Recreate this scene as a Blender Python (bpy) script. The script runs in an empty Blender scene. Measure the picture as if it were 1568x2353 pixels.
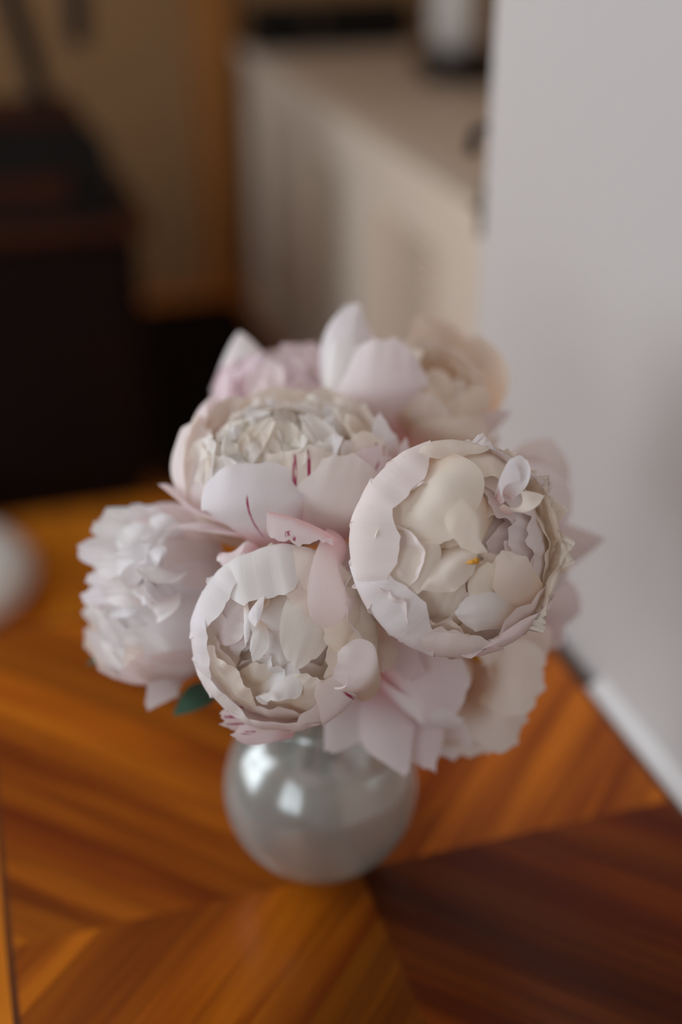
import bpy, bmesh, math, random
import numpy as np
from mathutils import Vector, Matrix

# ------------------------------------------------------------------ camera, world, light
S = bpy.context.scene
COL = S.collection
FPX, CX, CY = 2912.0, 784.0, 1176.5
PITCH, YAW = math.radians(28.7), math.radians(17.0)
CAM = np.array([-0.15298, -0.54102, 1.29])
FW = np.array([math.sin(YAW) * math.cos(PITCH), math.cos(YAW) * math.cos(PITCH), -math.sin(PITCH)])
RT = np.array([math.cos(YAW), -math.sin(YAW), 0.0])
UP = np.cross(RT, FW)
TT = 0.75                                     # table top height

cd = bpy.data.cameras.new('camera')
cam = bpy.data.objects.new('camera', cd)
COL.objects.link(cam)
cd.sensor_fit = 'VERTICAL'
cd.sensor_height = 36.0
cd.lens = FPX * 36.0 / 2353.0
cd.clip_start = 0.02
cd.dof.use_dof = True
cd.dof.focus_distance = 0.566
cd.dof.aperture_fstop = 1.9
m = Matrix(((RT[0], UP[0], -FW[0]), (RT[1], UP[1], -FW[1]), (RT[2], UP[2], -FW[2])))
cam.matrix_world = Matrix.Translation(Vector(CAM)) @ m.to_4x4()
S.camera = cam

S.view_settings.view_transform = 'Standard'
S.view_settings.look = 'None'
S.view_settings.gamma = 1.0
S.view_settings.use_curve_mapping = False
S.view_settings.exposure = 0.0
S.cycles.diffuse_bounces = 10
S.cycles.max_bounces = 16

w = bpy.data.worlds.new('sky')
S.world = w
w.use_nodes = True
w.node_tree.nodes['Background'].inputs[0].default_value = (0.62, 0.76, 1.0, 1)
w.node_tree.nodes['Background'].inputs[1].default_value = 0.6


def area(name, loc, direction, sx, sy, power, color):
    l = bpy.data.lights.new(name, 'AREA')
    l.shape = 'RECTANGLE'
    l.size, l.size_y = sx, sy
    l.energy = power
    l.color = color
    o = bpy.data.objects.new(name, l)
    o.location = loc
    o.rotation_euler = Vector(direction).to_track_quat('-Z', 'Z').to_euler()
    COL.objects.link(o)
    return o


XL, XR, YF, YB, ZC = -1.70, 1.45, -2.4, 3.2, 2.5      # room
WZ0, WZ1 = 0.90, 2.25                                 # windows in the left wall, the second unseen and added as fill
WINS_AND_FILL = [(0.05, 1.70), (-2.05, -0.85)]
for (wa, wb), pw_ in zip(WINS_AND_FILL, (36, 15)):  # the second lamp is added fill from behind the camera
    area('window_and_fill_light', (XL + 0.02, (wa + wb) / 2, (WZ0 + WZ1) / 2), (1, 0, 0),
         wb - wa, WZ1 - WZ0, pw_, (0.90, 0.95, 1.0))


# ------------------------------------------------------------------ helpers
def at(x, y, d):
    """world point seen at photograph pixel (x, y) at depth d along the view axis"""
    return CAM + (FW + RT * ((x - CX) / FPX) - UP * ((y - CY) / FPX)) * d


def camvec(v):
    r = RT * v[0] + UP * v[1] - FW * v[2]
    return r / np.linalg.norm(r)


def tag(o, label=None, cat=None, group=None, kind=None):
    if label: o['label'] = label
    if cat: o['category'] = cat
    if group: o['group'] = group
    if kind: o['kind'] = kind
    return o


def empty(name, loc=(0, 0, 0)):
    o = bpy.data.objects.new(name, None)
    o.empty_display_size = 0.02
    o.location = loc
    COL.objects.link(o)
    return o


def link(name, me, mat, parent=None, smooth=False):
    o = bpy.data.objects.new(name, me)
    COL.objects.link(o)
    if mat: me.materials.append(mat)
    if smooth:
        me.polygons.foreach_set('use_smooth', [True] * len(me.polygons))
    if parent:
        o.parent = parent
        o.matrix_parent_inverse = Matrix.Translation(-parent.location)
    return o


def pydata(name, v, f, mat, parent=None, smooth=False):
    me = bpy.data.meshes.new(name)
    me.from_pydata([tuple(p) for p in v], [], f)
    me.update()
    return link(name, me, mat, parent, smooth)


def boxes(name, bs, mat, parent=None, bevel=0.0):
    bm = bmesh.new()
    for (x0, x1, y0, y1, z0, z1) in bs:
        r = bmesh.ops.create_cube(bm, size=1.0)
        for v in r['verts']:
            v.co = Vector(((x0 + x1) / 2 + v.co.x * (x1 - x0), (y0 + y1) / 2 + v.co.y * (y1 - y0),
                           (z0 + z1) / 2 + v.co.z * (z1 - z0)))
    if bevel:
        bmesh.ops.bevel(bm, geom=bm.edges[:], offset=bevel, segments=2, affect='EDGES', profile=0.5)
    me = bpy.data.meshes.new(name)
    bm.to_mesh(me)
    bm.free()
    return link(name, me, mat, parent)


def lathe(name, prof, mat, parent=None, center=(0, 0, 0), n=64, closed=False):
    v, f = [], []
    for (r, z) in prof:
        for k in range(n):
            a = 2 * math.pi * k / n
            v.append((center[0] + r * math.cos(a), center[1] + r * math.sin(a), center[2] + z))
    L = len(prof)
    for i in range(L - 1 if not closed else L):
        j = (i + 1) % L
        for k in range(n):
            k2 = (k + 1) % n
            f.append((i * n + k, i * n + k2, j * n + k2, j * n + k))
    if not closed:
        if prof[0][0] > 1e-6: f.append(tuple(range(n - 1, -1, -1)))
        if prof[-1][0] > 1e-6: f.append(tuple((L - 1) * n + k for k in range(n)))
    o = pydata(name, v, f, mat, parent, True)
    bm = bmesh.new()
    bm.from_mesh(o.data)
    bmesh.ops.remove_doubles(bm, verts=bm.verts, dist=1e-6)
    bmesh.ops.recalc_face_normals(bm, faces=bm.faces)
    bm.to_mesh(o.data)
    bm.free()
    o.data.polygons.foreach_set('use_smooth', [True] * len(o.data.polygons))
    return o


def spline(P, ts):
    """Catmull-Rom through the rows of P, sampled at ts in 0..1 (extrapolates a little)"""
    P = np.asarray(P, float)
    if len(P) == 2:
        return P[0] + (P[1] - P[0]) * np.asarray(ts)[..., None]
    Q = np.vstack([2 * P[0] - P[1], P, 2 * P[-1] - P[-2]])
    n = len(P) - 1
    x = np.clip(np.asarray(ts, float), 0, 1) * n
    i = np.minimum(x.astype(int), n - 1)
    s = (x - i)[..., None]
    p0, p1, p2, p3 = Q[i], Q[i + 1], Q[i + 2], Q[i + 3]
    return 0.5 * (2 * p1 + (p2 - p0) * s + (2 * p0 - 5 * p1 + 4 * p2 - p3) * s ** 2 + (3 * p1 - p0 - 3 * p2 + p3) * s ** 3)


def tube(name, pts, radii, mat, parent=None, n=10, sub=24):
    ts = np.linspace(0, 1, sub)
    P = spline(pts, ts)
    rr = np.interp(ts, np.linspace(0, 1, len(radii)), radii)
    T = np.gradient(P, axis=0)
    T /= np.linalg.norm(T, axis=1)[:, None]
    ref = np.array([0.3, 0.9, 0.1])
    v, f = [], []
    for i in range(sub):
        a = np.cross(T[i], ref); a /= np.linalg.norm(a)
        b = np.cross(T[i], a)
        for k in range(n):
            q = 2 * math.pi * k / n
            v.append(P[i] + rr[i] * (a * math.cos(q) + b * math.sin(q)))
    for i in range(sub - 1):
        for k in range(n):
            k2 = (k + 1) % n
            f.append((i * n + k, i * n + k2, (i + 1) * n + k2, (i + 1) * n + k))
    f.append(tuple(range(n - 1, -1, -1)))
    f.append(tuple((sub - 1) * n + k for k in range(n)))
    return pydata(name, v, f, mat, parent, True)


# ------------------------------------------------------------------ materials
def mat(name):
    mt = bpy.data.materials.new(name)
    mt.use_nodes = True
    nt = mt.node_tree
    return mt, nt, nt.nodes['Principled BSDF']


def N(nt, typ, **kw):
    n = nt.nodes.new(typ)
    for k, v in kw.items():
        if k.startswith('i_'):
            n.inputs[k[2:].replace('_', ' ')].default_value = v
        else:
            setattr(n, k, v)
    return n


def math_n(nt, op, a, b=None, c=None):
    n = nt.nodes.new('ShaderNodeMath')
    n.operation = op
    for i, v in enumerate((a, b, c)):
        if v is None: continue
        if isinstance(v, (int, float)): n.inputs[i].default_value = v
        else: nt.links.new(v, n.inputs[i])
    return n.outputs[0]


def mixc(nt, fac, a, b, blend='MIX'):
    n = nt.nodes.new('ShaderNodeMix')
    n.data_type = 'RGBA'
    n.blend_type = blend
    for sock, v in ((n.inputs[0], fac), (n.inputs[6], a), (n.inputs[7], b)):
        if isinstance(v, (int, float)): sock.default_value = v
        elif isinstance(v, tuple): sock.default_value = v if len(v) == 4 else v + (1,)
        else: nt.links.new(v, sock)
    return n.outputs[2]


def smooth(nt, x, lo, hi):
    n = nt.nodes.new('ShaderNodeMapRange')
    n.interpolation_type = 'SMOOTHSTEP'
    nt.links.new(x, n.inputs[0])
    n.inputs[1].default_value, n.inputs[2].default_value = lo, hi
    return n.outputs[0]


def plain(name, col, rough=0.6, spec=0.5, var=0.0, scale=8.0, metal=0.0, bump=0.0):
    mt, nt, p = mat(name)
    p.inputs['Roughness'].default_value = rough
    p.inputs['Specular IOR Level'].default_value = spec
    p.inputs['Metallic'].default_value = metal
    tc = N(nt, 'ShaderNodeTexCoord')
    nz = N(nt, 'ShaderNodeTexNoise', i_Scale=scale, i_Detail=4.0)
    nt.links.new(tc.outputs['Object'], nz.inputs['Vector'])
    d = tuple(c * (1 - var) for c in col)
    nt.links.new(mixc(nt, nz.outputs[0], col, d), p.inputs['Base Color'])
    if bump:
        b = N(nt, 'ShaderNodeBump', i_Strength=bump, i_Distance=0.001)
        nt.links.new(nz.outputs[0], b.inputs['Height'])
        nt.links.new(b.outputs[0], p.inputs['Normal'])
    return mt


def wood(name, c_light, c_dark, rough=0.3, coat=0.0, use_uv=False, scale=(60, 3, 3), tone=False):
    mt, nt, p = mat(name)
    tc = N(nt, 'ShaderNodeTexCoord')
    mp = N(nt, 'ShaderNodeMapping')
    nt.links.new(tc.outputs['UV' if use_uv else 'Object'], mp.inputs[0])
    mp.inputs['Scale'].default_value = scale
    oi = N(nt, 'ShaderNodeObjectInfo')
    cmb = N(nt, 'ShaderNodeCombineXYZ')
    off = math_n(nt, 'MULTIPLY', oi.outputs['Random'], 40.0)
    nt.links.new(off, cmb.inputs[0]); nt.links.new(off, cmb.inputs[1])
    if use_uv: nt.links.new(cmb.outputs[0], mp.inputs['Location'])
    n1 = N(nt, 'ShaderNodeTexNoise', i_Scale=1.0, i_Detail=6.0, i_Roughness=0.62, i_Distortion=0.4)
    nt.links.new(mp.outputs[0], n1.inputs['Vector'])
    g = smooth(nt, n1.outputs[0], 0.32, 0.68)
    c = mixc(nt, g, c_dark, c_light)
    if tone:
        c = mixc(nt, 1.0, c, oi.outputs['Color'], 'MULTIPLY')
    nt.links.new(c, p.inputs['Base Color'])
    p.inputs['Roughness'].default_value = rough
    p.inputs['Specular IOR Level'].default_value = 0.16
    p.inputs['Coat Weight'].default_value = coat
    p.inputs['Coat Roughness'].default_value = 0.12
    return mt


def petal_material(name, heart=(0.88, 0.58, 0.59), streaks=(), heart_end=0.42):
    """thin petal tissue: object colour at the blade, a pinker claw at the base, fine veins;
    streaks = (u, t0, t1, width) magenta flecks in petal coordinates"""
    mt, nt, p = mat(name)
    uv = N(nt, 'ShaderNodeUVMap', uv_map='petal')
    sep = N(nt, 'ShaderNodeSeparateXYZ')
    nt.links.new(uv.outputs[0], sep.inputs[0])
    u, t = sep.outputs[0], sep.outputs[1]
    oi = N(nt, 'ShaderNodeObjectInfo')
    mp = N(nt, 'ShaderNodeMapping')
    mp.inputs['Scale'].default_value = (46, 3.0, 1)
    nt.links.new(uv.outputs[0], mp.inputs[0])
    cmb = N(nt, 'ShaderNodeCombineXYZ')
    off = math_n(nt, 'MULTIPLY', oi.outputs['Random'], 60.0)
    nt.links.new(off, cmb.inputs[0]); nt.links.new(off, cmb.inputs[2])
    nt.links.new(cmb.outputs[0], mp.inputs['Location'])
    nz = N(nt, 'ShaderNodeTexNoise', i_Scale=1.0, i_Detail=3.0)
    nt.links.new(mp.outputs[0], nz.inputs['Vector'])
    c = mixc(nt, smooth(nt, t, 0.0, heart_end), heart, oi.outputs['Color'])
    vein = smooth(nt, nz.outputs[0], 0.35, 0.7)
    c = mixc(nt, math_n(nt, 'MULTIPLY', vein, 0.10), c, (0.90, 0.78, 0.77, 1))
    if streaks:
        brk = N(nt, 'ShaderNodeTexNoise', i_Scale=1.0, i_Detail=5.0)
        mp2 = N(nt, 'ShaderNodeMapping')
        mp2.inputs['Scale'].default_value = (70, 6.0, 1)
        nt.links.new(uv.outputs[0], mp2.inputs[0])
        nt.links.new(mp2.outputs[0], brk.inputs['Vector'])
        tot = None
        for (u0, t0, t1, wd) in streaks:
            du = math_n(nt, 'ABSOLUTE', math_n(nt, 'SUBTRACT', u, u0))
            a = smooth(nt, du, wd, wd * 0.35)
            b = math_n(nt, 'MULTIPLY', smooth(nt, t, t0, t0 + 0.06), smooth(nt, t, t1, t1 - 0.06))
            s = math_n(nt, 'MULTIPLY', a, b)
            tot = s if tot is None else math_n(nt, 'MAXIMUM', tot, s)
        k = math_n(nt, 'MULTIPLY', tot, smooth(nt, brk.outputs[0], 0.33, 0.55))
        c = mixc(nt, k, c, (0.42, 0.010, 0.10, 1))
    nt.links.new(c, p.inputs['Base Color'])
    p.inputs['Roughness'].default_value = 0.55
    p.inputs['Specular IOR Level'].default_value = 0.25
    b = N(nt, 'ShaderNodeBump', i_Strength=0.22, i_Distance=0.0006)
    nt.links.new(nz.outputs[0], b.inputs['Height'])
    nt.links.new(b.outputs[0], p.inputs['Normal'])
    tr = N(nt, 'ShaderNodeBsdfTranslucent')
    nt.links.new(c, tr.inputs['Color'])
    mx = N(nt, 'ShaderNodeMixShader')
    mx.inputs[0].default_value = 0.38
    nt.links.new(p.outputs[0], mx.inputs[1])
    nt.links.new(tr.outputs[0], mx.inputs[2])
    nt.links.new(mx.outputs[0], nt.nodes['Material Output'].inputs[0])
    return mt


M = {}
M['petal'] = petal_material('peony_petal')
M['petal_peach'] = petal_material('peony_petal_peach', heart=(0.88, 0.52, 0.27), heart_end=0.8)
M['petal_cream'] = petal_material('peony_petal_cream', heart=(0.92, 0.76, 0.60), heart_end=0.45)
M['streak_two'] = petal_material('peony_petal_two_flecks', streaks=((0.45, 0.45, 0.97, 0.022), (0.575, 0.52, 0.98, 0.03)))
M['streak_side'] = petal_material('peony_petal_side_flecks', streaks=((0.30, 0.15, 0.98, 0.035), (0.52, 0.10, 0.9, 0.03)))
M['streak_one'] = petal_material('peony_petal_one_fleck', streaks=((0.53, 0.12, 0.72, 0.013),))
M['streak_heavy'] = petal_material('peony_petal_heavy_flecks', streaks=((0.2, 0.1, 0.95, 0.05), (0.42, 0.2, 0.97, 0.07), (0.65, 0.1, 0.9, 0.05), (0.85, 0.2, 0.9, 0.03)))
M['streak_blotch'] = petal_material('peony_petal_blotch', streaks=((0.32, 0.62, 0.86, 0.05), (0.42, 0.66, 0.9, 0.03)))
M['leaf'] = plain('peony_leaf', (0.05, 0.14, 0.085), 0.3, 0.8, 0.4, 60)
M['stem'] = plain('peony_stem', (0.26, 0.27, 0.14), 0.5, 0.4, 0.3, 40)
M['stamen'] = plain('stamen_yellow', (0.75, 0.36, 0.03), 0.6, 0.3, 0.3, 200)
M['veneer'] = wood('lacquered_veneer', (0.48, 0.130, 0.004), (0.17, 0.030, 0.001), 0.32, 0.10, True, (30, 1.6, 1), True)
M['table_wood'] = wood('table_wood', (0.20, 0.06, 0.010), (0.09, 0.022, 0.005), 0.3, 0.3, False, (30, 3, 30))
M['wall'] = plain('painted_wall', (0.53, 0.505, 0.483), 0.85, 0.2, 0.03, 3, bump=0.1)
M['wall_tan'] = plain('tan_wall', (0.37, 0.22, 0.105), 0.85, 0.2, 0.08, 3)
M['ceil'] = plain('ceiling_paint', (0.75, 0.73, 0.70), 0.9, 0.2, 0.03, 3)
M['cover_paint'] = plain('warm_white_paint', (0.88, 0.78, 0.645), 0.4, 0.4, 0.05, 5)
M['white_paint'] = plain('white_gloss_paint', (0.78, 0.77, 0.76), 0.35, 0.5, 0.04, 5)
M['beige_top'] = plain('beige_top', (0.84, 0.69, 0.53), 0.45, 0.4, 0.1, 6)
M['mahogany'] = wood('dark_mahogany', (0.008, 0.0025, 0.002), (0.004, 0.0015, 0.0015), 0.6, 0.0, False, (4, 4, 30))
M['mahogany_top'] = wood('mahogany_top', (0.055, 0.016, 0.006), (0.03, 0.009, 0.004), 0.55, 0.0, False, (4, 30, 4))
M['black'] = plain('black_lacquer', (0.005, 0.0045, 0.004), 0.6, 0.25, 0.2, 10)
M['post_wood'] = wood('post_wood', (0.50, 0.22, 0.06), (0.36, 0.14, 0.04), 0.5, 0.0, False, (20, 20, 2))
M['dark_wood'] = wood('dark_wood', (0.022, 0.010, 0.006), (0.010, 0.005, 0.003), 0.4, 0.0, False, (4, 20, 4))
M['floor'] = wood('floor_boards', (0.85, 0.28, 0.020), (0.50, 0.14, 0.012), 0.35, 0.15, False, (16, 1.5, 1), True)
M['floor_shade'] = plain('floor_shade_dark', (0.016, 0.009, 0.006), 0.95, 0.1, 0.4, 60)
M['ceramic'] = plain('white_ceramic', (0.70, 0.68, 0.64), 0.35, 0.5, 0.05, 12)
M['linen'] = plain('pale_linen', (0.86, 0.84, 0.80), 0.9, 0.1, 0.12, 90, bump=0.4)
M['brass'] = plain('aged_brass', (0.25, 0.19, 0.11), 0.4, 0.5, 0.3, 40, metal=0.7)
mt, nt, p = mat('pearly_glass')
p.inputs['Base Color'].default_value = (0.96, 0.99, 0.98, 1)
p.inputs['Roughness'].default_value = 0.0
p.inputs['Transmission Weight'].default_value = 1.0
p.inputs['IOR'].default_value = 1.48
df = N(nt, 'ShaderNodeBsdfPrincipled')
df.inputs['Base Color'].default_value = (0.84, 0.90, 0.86, 1)
df.inputs['Roughness'].default_value = 0.18
df.inputs['Metallic'].default_value = 0.35
mx = N(nt, 'ShaderNodeMixShader')
mx.inputs[0].default_value = 0.26
nt.links.new(p.outputs[0], mx.inputs[1]); nt.links.new(df.outputs[0], mx.inputs[2])
nt.links.new(mx.outputs[0], nt.nodes['Material Output'].inputs[0])
M['glass'] = mt
mt, nt, p = mat('water')
p.inputs['Base Color'].default_value = (0.95, 0.98, 0.96, 1)
p.inputs['Roughness'].default_value = 0.0
p.inputs['Transmission Weight'].default_value = 1.0
p.inputs['IOR'].default_value = 1.33
M['water'] = mt

# ------------------------------------------------------------------ room
T = 0.12
PX, PY = 0.240, 0.368                   # face and far corner of the projecting wall beside the table
floor = boxes('floor', [(XL - T, XR + T, YF - T, YB + T, -0.14, -0.012)], M['dark_wood'])
tag(floor, kind='structure')
rng = random.Random(5)
x = XL
k = 0
while x < XR:
    x1 = min(x + 0.11, XR)
    y = YF - rng.random() * 0.8
    while y < YB:
        y1 = y + 0.9 + rng.random() * 0.5
        a, b = max(y, YF), min(y1, YB)
        inside = not (x >= PX - 0.001 and b <= PY)
        if b - a > 0.02 and inside:
            pl = boxes('floorboard', [(x + 0.0006, x1 - 0.0006, a + 0.0006, b - 0.0006, -0.012, 0.0)], M['floor'], floor)
            g = 0.75 + 0.35 * rng.random()
            pl.color = (g, g, g, 1)
        y = y1
    x = x1
tag(boxes('ceiling', [(XL - T, XR + T, YF - T, YB + T, ZC, ZC + T)], M['ceil']), kind='structure')
tag(boxes('wall_right', [(PX, XR + T, YF, PY, 0, ZC)], M['wall'], bevel=0.006), kind='structure')
tag(boxes('wall_alcove', [(XR, XR + T, PY, YB, 0, ZC)], M['wall_tan']), kind='structure')
tag(boxes('wall_back', [(XL, XR + T, YB, YB + T, 0, ZC)], M['wall_tan']), kind='structure')
tag(boxes('wall_front', [(XL, XR, YF - T, YF, 0, ZC)], M['wall']), kind='structure')
ys = [YF, WINS_AND_FILL[1][0], WINS_AND_FILL[1][1], WINS_AND_FILL[0][0], WINS_AND_FILL[0][1], YB]
wl = [(XL - T, XL, ys[i], ys[i + 1], 0, ZC) for i in (0, 2, 4)]
for wa, wb in WINS_AND_FILL:
    wl += [(XL - T, XL, wa, wb, 0, WZ0), (XL - T, XL, wa, wb, WZ1, ZC)]
tag(boxes('wall_left', wl, M['wall']), kind='structure')
for i, (wa, wb) in enumerate(WINS_AND_FILL):  # the second frame only surrounds the added fill light
    frame = boxes('window_and_fill_%d' % (i + 1), [(XL - 0.02, XL + 0.05, wa - 0.06, wa, WZ0 - 0.06, WZ1 + 0.06), (XL - 0.02, XL + 0.05, wb, wb + 0.06, WZ0 - 0.06, WZ1 + 0.06),
                (XL - 0.02, XL + 0.05, wa, wb, WZ1, WZ1 + 0.06), (XL - 0.02, XL + 0.09, wa - 0.06, wb + 0.06, WZ0 - 0.05, WZ0)], M['white_paint'])
    tag(frame, kind='structure')
    yc = (wa + wb) / 2
    boxes('window_and_fill_bar', [(XL + 0.025, XL + 0.06, yc - 0.025, yc + 0.025, WZ0, WZ1)], M['white_paint'], frame)
    boxes('window_and_fill_bar', [(XL + 0.025, XL + 0.06, wa, wb, 1.74, 1.775)], M['white_paint'], frame)
# white rail that runs along the wall just below the table top
rv = [(0.2270, 0.735), (0.2270, 0.7485), (PX - 0.001, 0.7555), (PX, 0.7555), (PX, 0.735)]
nr = len(rv)
tag(pydata('trim_1', [(x_, y_, z_) for y_ in (-1.2, 0.105) for (x_, z_) in rv],
           [tuple(range(nr)), tuple(range(2 * nr - 1, nr - 1, -1))] + [(i, nr + i, nr + (i + 1) % nr, (i + 1) % nr) for i in range(nr)], M['white_paint']), kind='structure')
# wooden post against the back wall
tag(boxes('trim_2', [(0.545, 0.660, YB - 0.035, YB, 0, 2.2)], M['post_wood'], bevel=0.004), kind='structure')

# dark sheet added to stand for shade on the far floor
floor_shade = boxes('floor_shade', [(0.20, 0.62, 1.9, 3.1, 0.0, 0.010)], M['floor_shade'], bevel=0.003)
tag(floor_shade, 'dark sheet added on the floorboards for the shade by the back wall', 'floor_shade')

# ------------------------------------------------------------------ low slatted cabinet in the alcove
CX0, CX1, CY0, CY1, CZ = 0.645, XR - 0.02, 1.25, 2.98, 0.75
cab = empty('radiator_cover', ((CX0 + CX1) / 2, (CY0 + CY1) / 2, 0))
tag(cab, 'long low white cover with slatted front panels beyond the wall corner', 'radiator cover')
boxes('top', [(CX0 + 0.05, CX1, CY0, CY1, CZ - 0.028, CZ)], M['beige_top'], cab, 0.003)
boxes('top_rail', [(CX0 - 0.012, CX0 + 0.05, CY0 - 0.01, CY1, CZ - 0.035, CZ)], M['cover_paint'], cab, 0.004)
boxes('side_panel', [(CX0 + 0.001, CX1, CY0, CY0 + 0.03, 0, CZ - 0.03)], M['cover_paint'], cab)
boxes('side_panel', [(CX0, CX1, CY1 - 0.03, CY1, 0, CZ - 0.03)], M['cover_paint'], cab)
boxes('back_panel', [(CX0 + 0.05, CX0 + 0.06, CY0 + 0.03, CY1 - 0.03, 0.05, CZ - 0.04)], M['cover_paint'], cab)
boxes('rail', [(CX0, CX0 + 0.03, CY0, CY1, CZ - 0.13, CZ - 0.032)], M['cover_paint'], cab)
boxes('rail', [(CX0, CX0 + 0.03, CY0, CY1, 0.0, 0.10)], M['cover_paint'], cab)
stiles = [(CY0, 1.495), (1.80, 2.06), (2.33, 2.60), (2.87, CY1)]
for a, b in stiles:
    boxes('stile', [(CX0, CX0 + 0.03, a, b, 0.10, CZ - 0.13)], M['cover_paint'], cab)
for (a, b) in ((1.495, 1.80), (2.06, 2.33), (2.60, 2.87)):
    z = 0.115
    while z < CZ - 0.14:
        sl = boxes('slat', [(-0.003, 0.003, a, b, -0.013, 0.013)], M['cover_paint'], None)
        sl.location = (CX0 + 0.022, 0, z)
        sl.rotation_euler = (0, math.radians(-28), 0)
        sl.parent = cab
        sl.matrix_parent_inverse = Matrix.Translation(-cab.location)
        z += 0.026

# pale jar on a dark stand, on that cabinet
jx, jy = 1.02, 2.33
st = empty('plant_stand', (jx, jy, CZ))
tag(st, 'low round dark wooden stand under the pale jar', 'stand')
lathe('disc', [(0.0, 0.026), (0.100, 0.026), (0.112, 0.034), (0.112, 0.058), (0.100, 0.066), (0.0, 0.066)], M['dark_wood'], st, (jx, jy, CZ))
for k in range(3):
    a = 2 * math.pi * k / 3 + 0.5
    lathe('foot', [(0.0, 0.0), (0.012, 0.0), (0.018, 0.016), (0.012, 0.031), (0.0, 0.031)], M['dark_wood'], st, (jx + 0.075 * math.cos(a), jy + 0.075 * math.sin(a), CZ), 16)
jar = empty('jar', (jx - 0.02, jy, CZ + 0.066))
tag(jar, 'pale grey ceramic jar standing on a dark round stand', 'jar')
lathe('body', [(0.0, 0.0), (0.040, 0.0), (0.055, 0.03), (0.060, 0.08), (0.056, 0.14), (0.046, 0.18), (0.044, 0.19), (0.040, 0.19), (0.042, 0.178), (0.05, 0.13), (0.053, 0.08), (0.048, 0.03), (0.0, 0.012)], M['ceramic'], jar, (jx - 0.02, jy, CZ + 0.066))
lathe('lid', [(0.0, 0.186), (0.048, 0.188), (0.047, 0.196), (0.02, 0.21), (0.010, 0.218), (0.014, 0.230), (0.0, 0.236)], M['ceramic'], jar, (jx - 0.02, jy, CZ + 0.066), 32)
# long black case at the far end of the cabinet
bx = empty('case', (0.86, 2.92, CZ))
tag(bx, 'long low black case at the far end of the white cover', 'case')
boxes('body', [(0.655, 1.085, 2.86, 2.975, CZ, CZ + 0.075)], M['black'], bx, 0.006)
boxes('lid', [(0.652, 1.088, 2.857, 2.978, CZ + 0.076, CZ + 0.112)], M['black'], bx, 0.006)
boxes('clasp', [(0.80, 0.83, 2.848, 2.858, CZ + 0.06, CZ + 0.088)], M['brass'], bx, 0.002)
# fittings on the wall corner
hk = empty('wall_hook', (PX, PY, 1.07))
tag(hk, 'small black hook on the corner of the pale wall', 'hook')
boxes('plate', [(PX + 0.004, PX + 0.016, PY, PY + 0.004, 1.055, 1.090)], M['black'], hk, 0.001)
tube('prong', [(PX + 0.008, PY + 0.003, 1.082), (PX + 0.002, PY + 0.020, 1.078), (PX - 0.001, PY + 0.024, 1.068), (PX - 0.002, PY + 0.018, 1.062)], [0.004, 0.004, 0.005], M['black'], hk, 8, 14)
lp = empty('latch_plate', (PX, PY, 1.02))
tag(lp, 'dull brass latch plate on the wall corner below the hook', 'latch')
boxes('plate', [(PX - 0.002, PX + 0.010, PY - 0.004, PY + 0.003, 1.000, 1.040)], M['brass'], lp, 0.001)
tube('bolt', [(PX + 0.004, PY, 1.02), (PX + 0.002, PY + 0.008, 1.02), (PX, PY + 0.014, 1.02)], [0.005, 0.005, 0.004], M['brass'], lp, 10, 6)

# ------------------------------------------------------------------ dark cabinet with objects on it
DX0, DX1, DY0, DY1, DZ = -0.75, 0.185, 1.86, 2.34, 0.62
dk = empty('cabinet', ((DX0 + DX1) / 2, (DY0 + DY1) / 2, 0))
tag(dk, 'almost black mahogany cabinet standing beyond the table', 'cabinet')
boxes('body', [(DX0, DX1 - 0.012, DY0 + 0.012, DY1, 0.05, DZ - 0.03)], M['mahogany'], dk, 0.003)
boxes('plinth', [(DX0 + 0.02, DX1 - 0.03, DY0 + 0.03, DY1 - 0.02, 0.0, 0.05)], M['mahogany'], dk)
boxes('top', [(DX0 - 0.01, DX1 + 0.012, DY0 - 0.012, DY1, DZ - 0.03, DZ)], M['mahogany_top'], dk, 0.006)
for (a, b) in ((DX0 + 0.03, -0.30), (-0.285, DX1 - 0.04)):
    d = boxes('door', [(a, b, DY0 - 0.004, DY0 + 0.012, 0.09, DZ - 0.06)], M['mahogany'], dk, 0.004)
    kx = b - 0.03 if a < -0.5 else a + 0.03
    lathe('knob', [(0.0, 0), (0.006, 0.0), (0.005, 0.008), (0.011, 0.014), (0.010, 0.022), (0.0, 0.025)], M['black'], d, (0, 0, 0), 20)
    kn = d.children[0]
    kn.matrix_world = Matrix.Translation((kx, DY0 - 0.004, 0.36)) @ Matrix.Rotation(math.radians(90), 4, 'X')
# stepped wooden box (mantel clock shape) on the cabinet
ck = empty('mantel_clock', (-0.03, 1.95, DZ))
tag(ck, 'stepped black and brown wooden mantel clock on the dark cabinet', 'clock')
boxes('base', [(-0.28, 0.150, 1.885, 2.05, DZ, DZ + 0.032)], M['black'], ck, 0.004)
boxes('panel', [(-0.26, 0.055, 1.886, 1.899, DZ + 0.030, DZ + 0.085)], M['mahogany_top'], ck, 0.003)
boxes('body', [(-0.26, 0.135, 1.90, 2.04, DZ + 0.032, DZ + 0.135)], M['black'], ck, 0.005)
boxes('step', [(-0.24, 0.105, 1.905, 2.03, DZ + 0.135, DZ + 0.175)], M['black'], ck, 0.004)
boxes('cap', [(-0.25, 0.090, 1.90, 2.035, DZ + 0.175, DZ + 0.205)], M['mahogany_top'], ck, 0.005)
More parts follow.
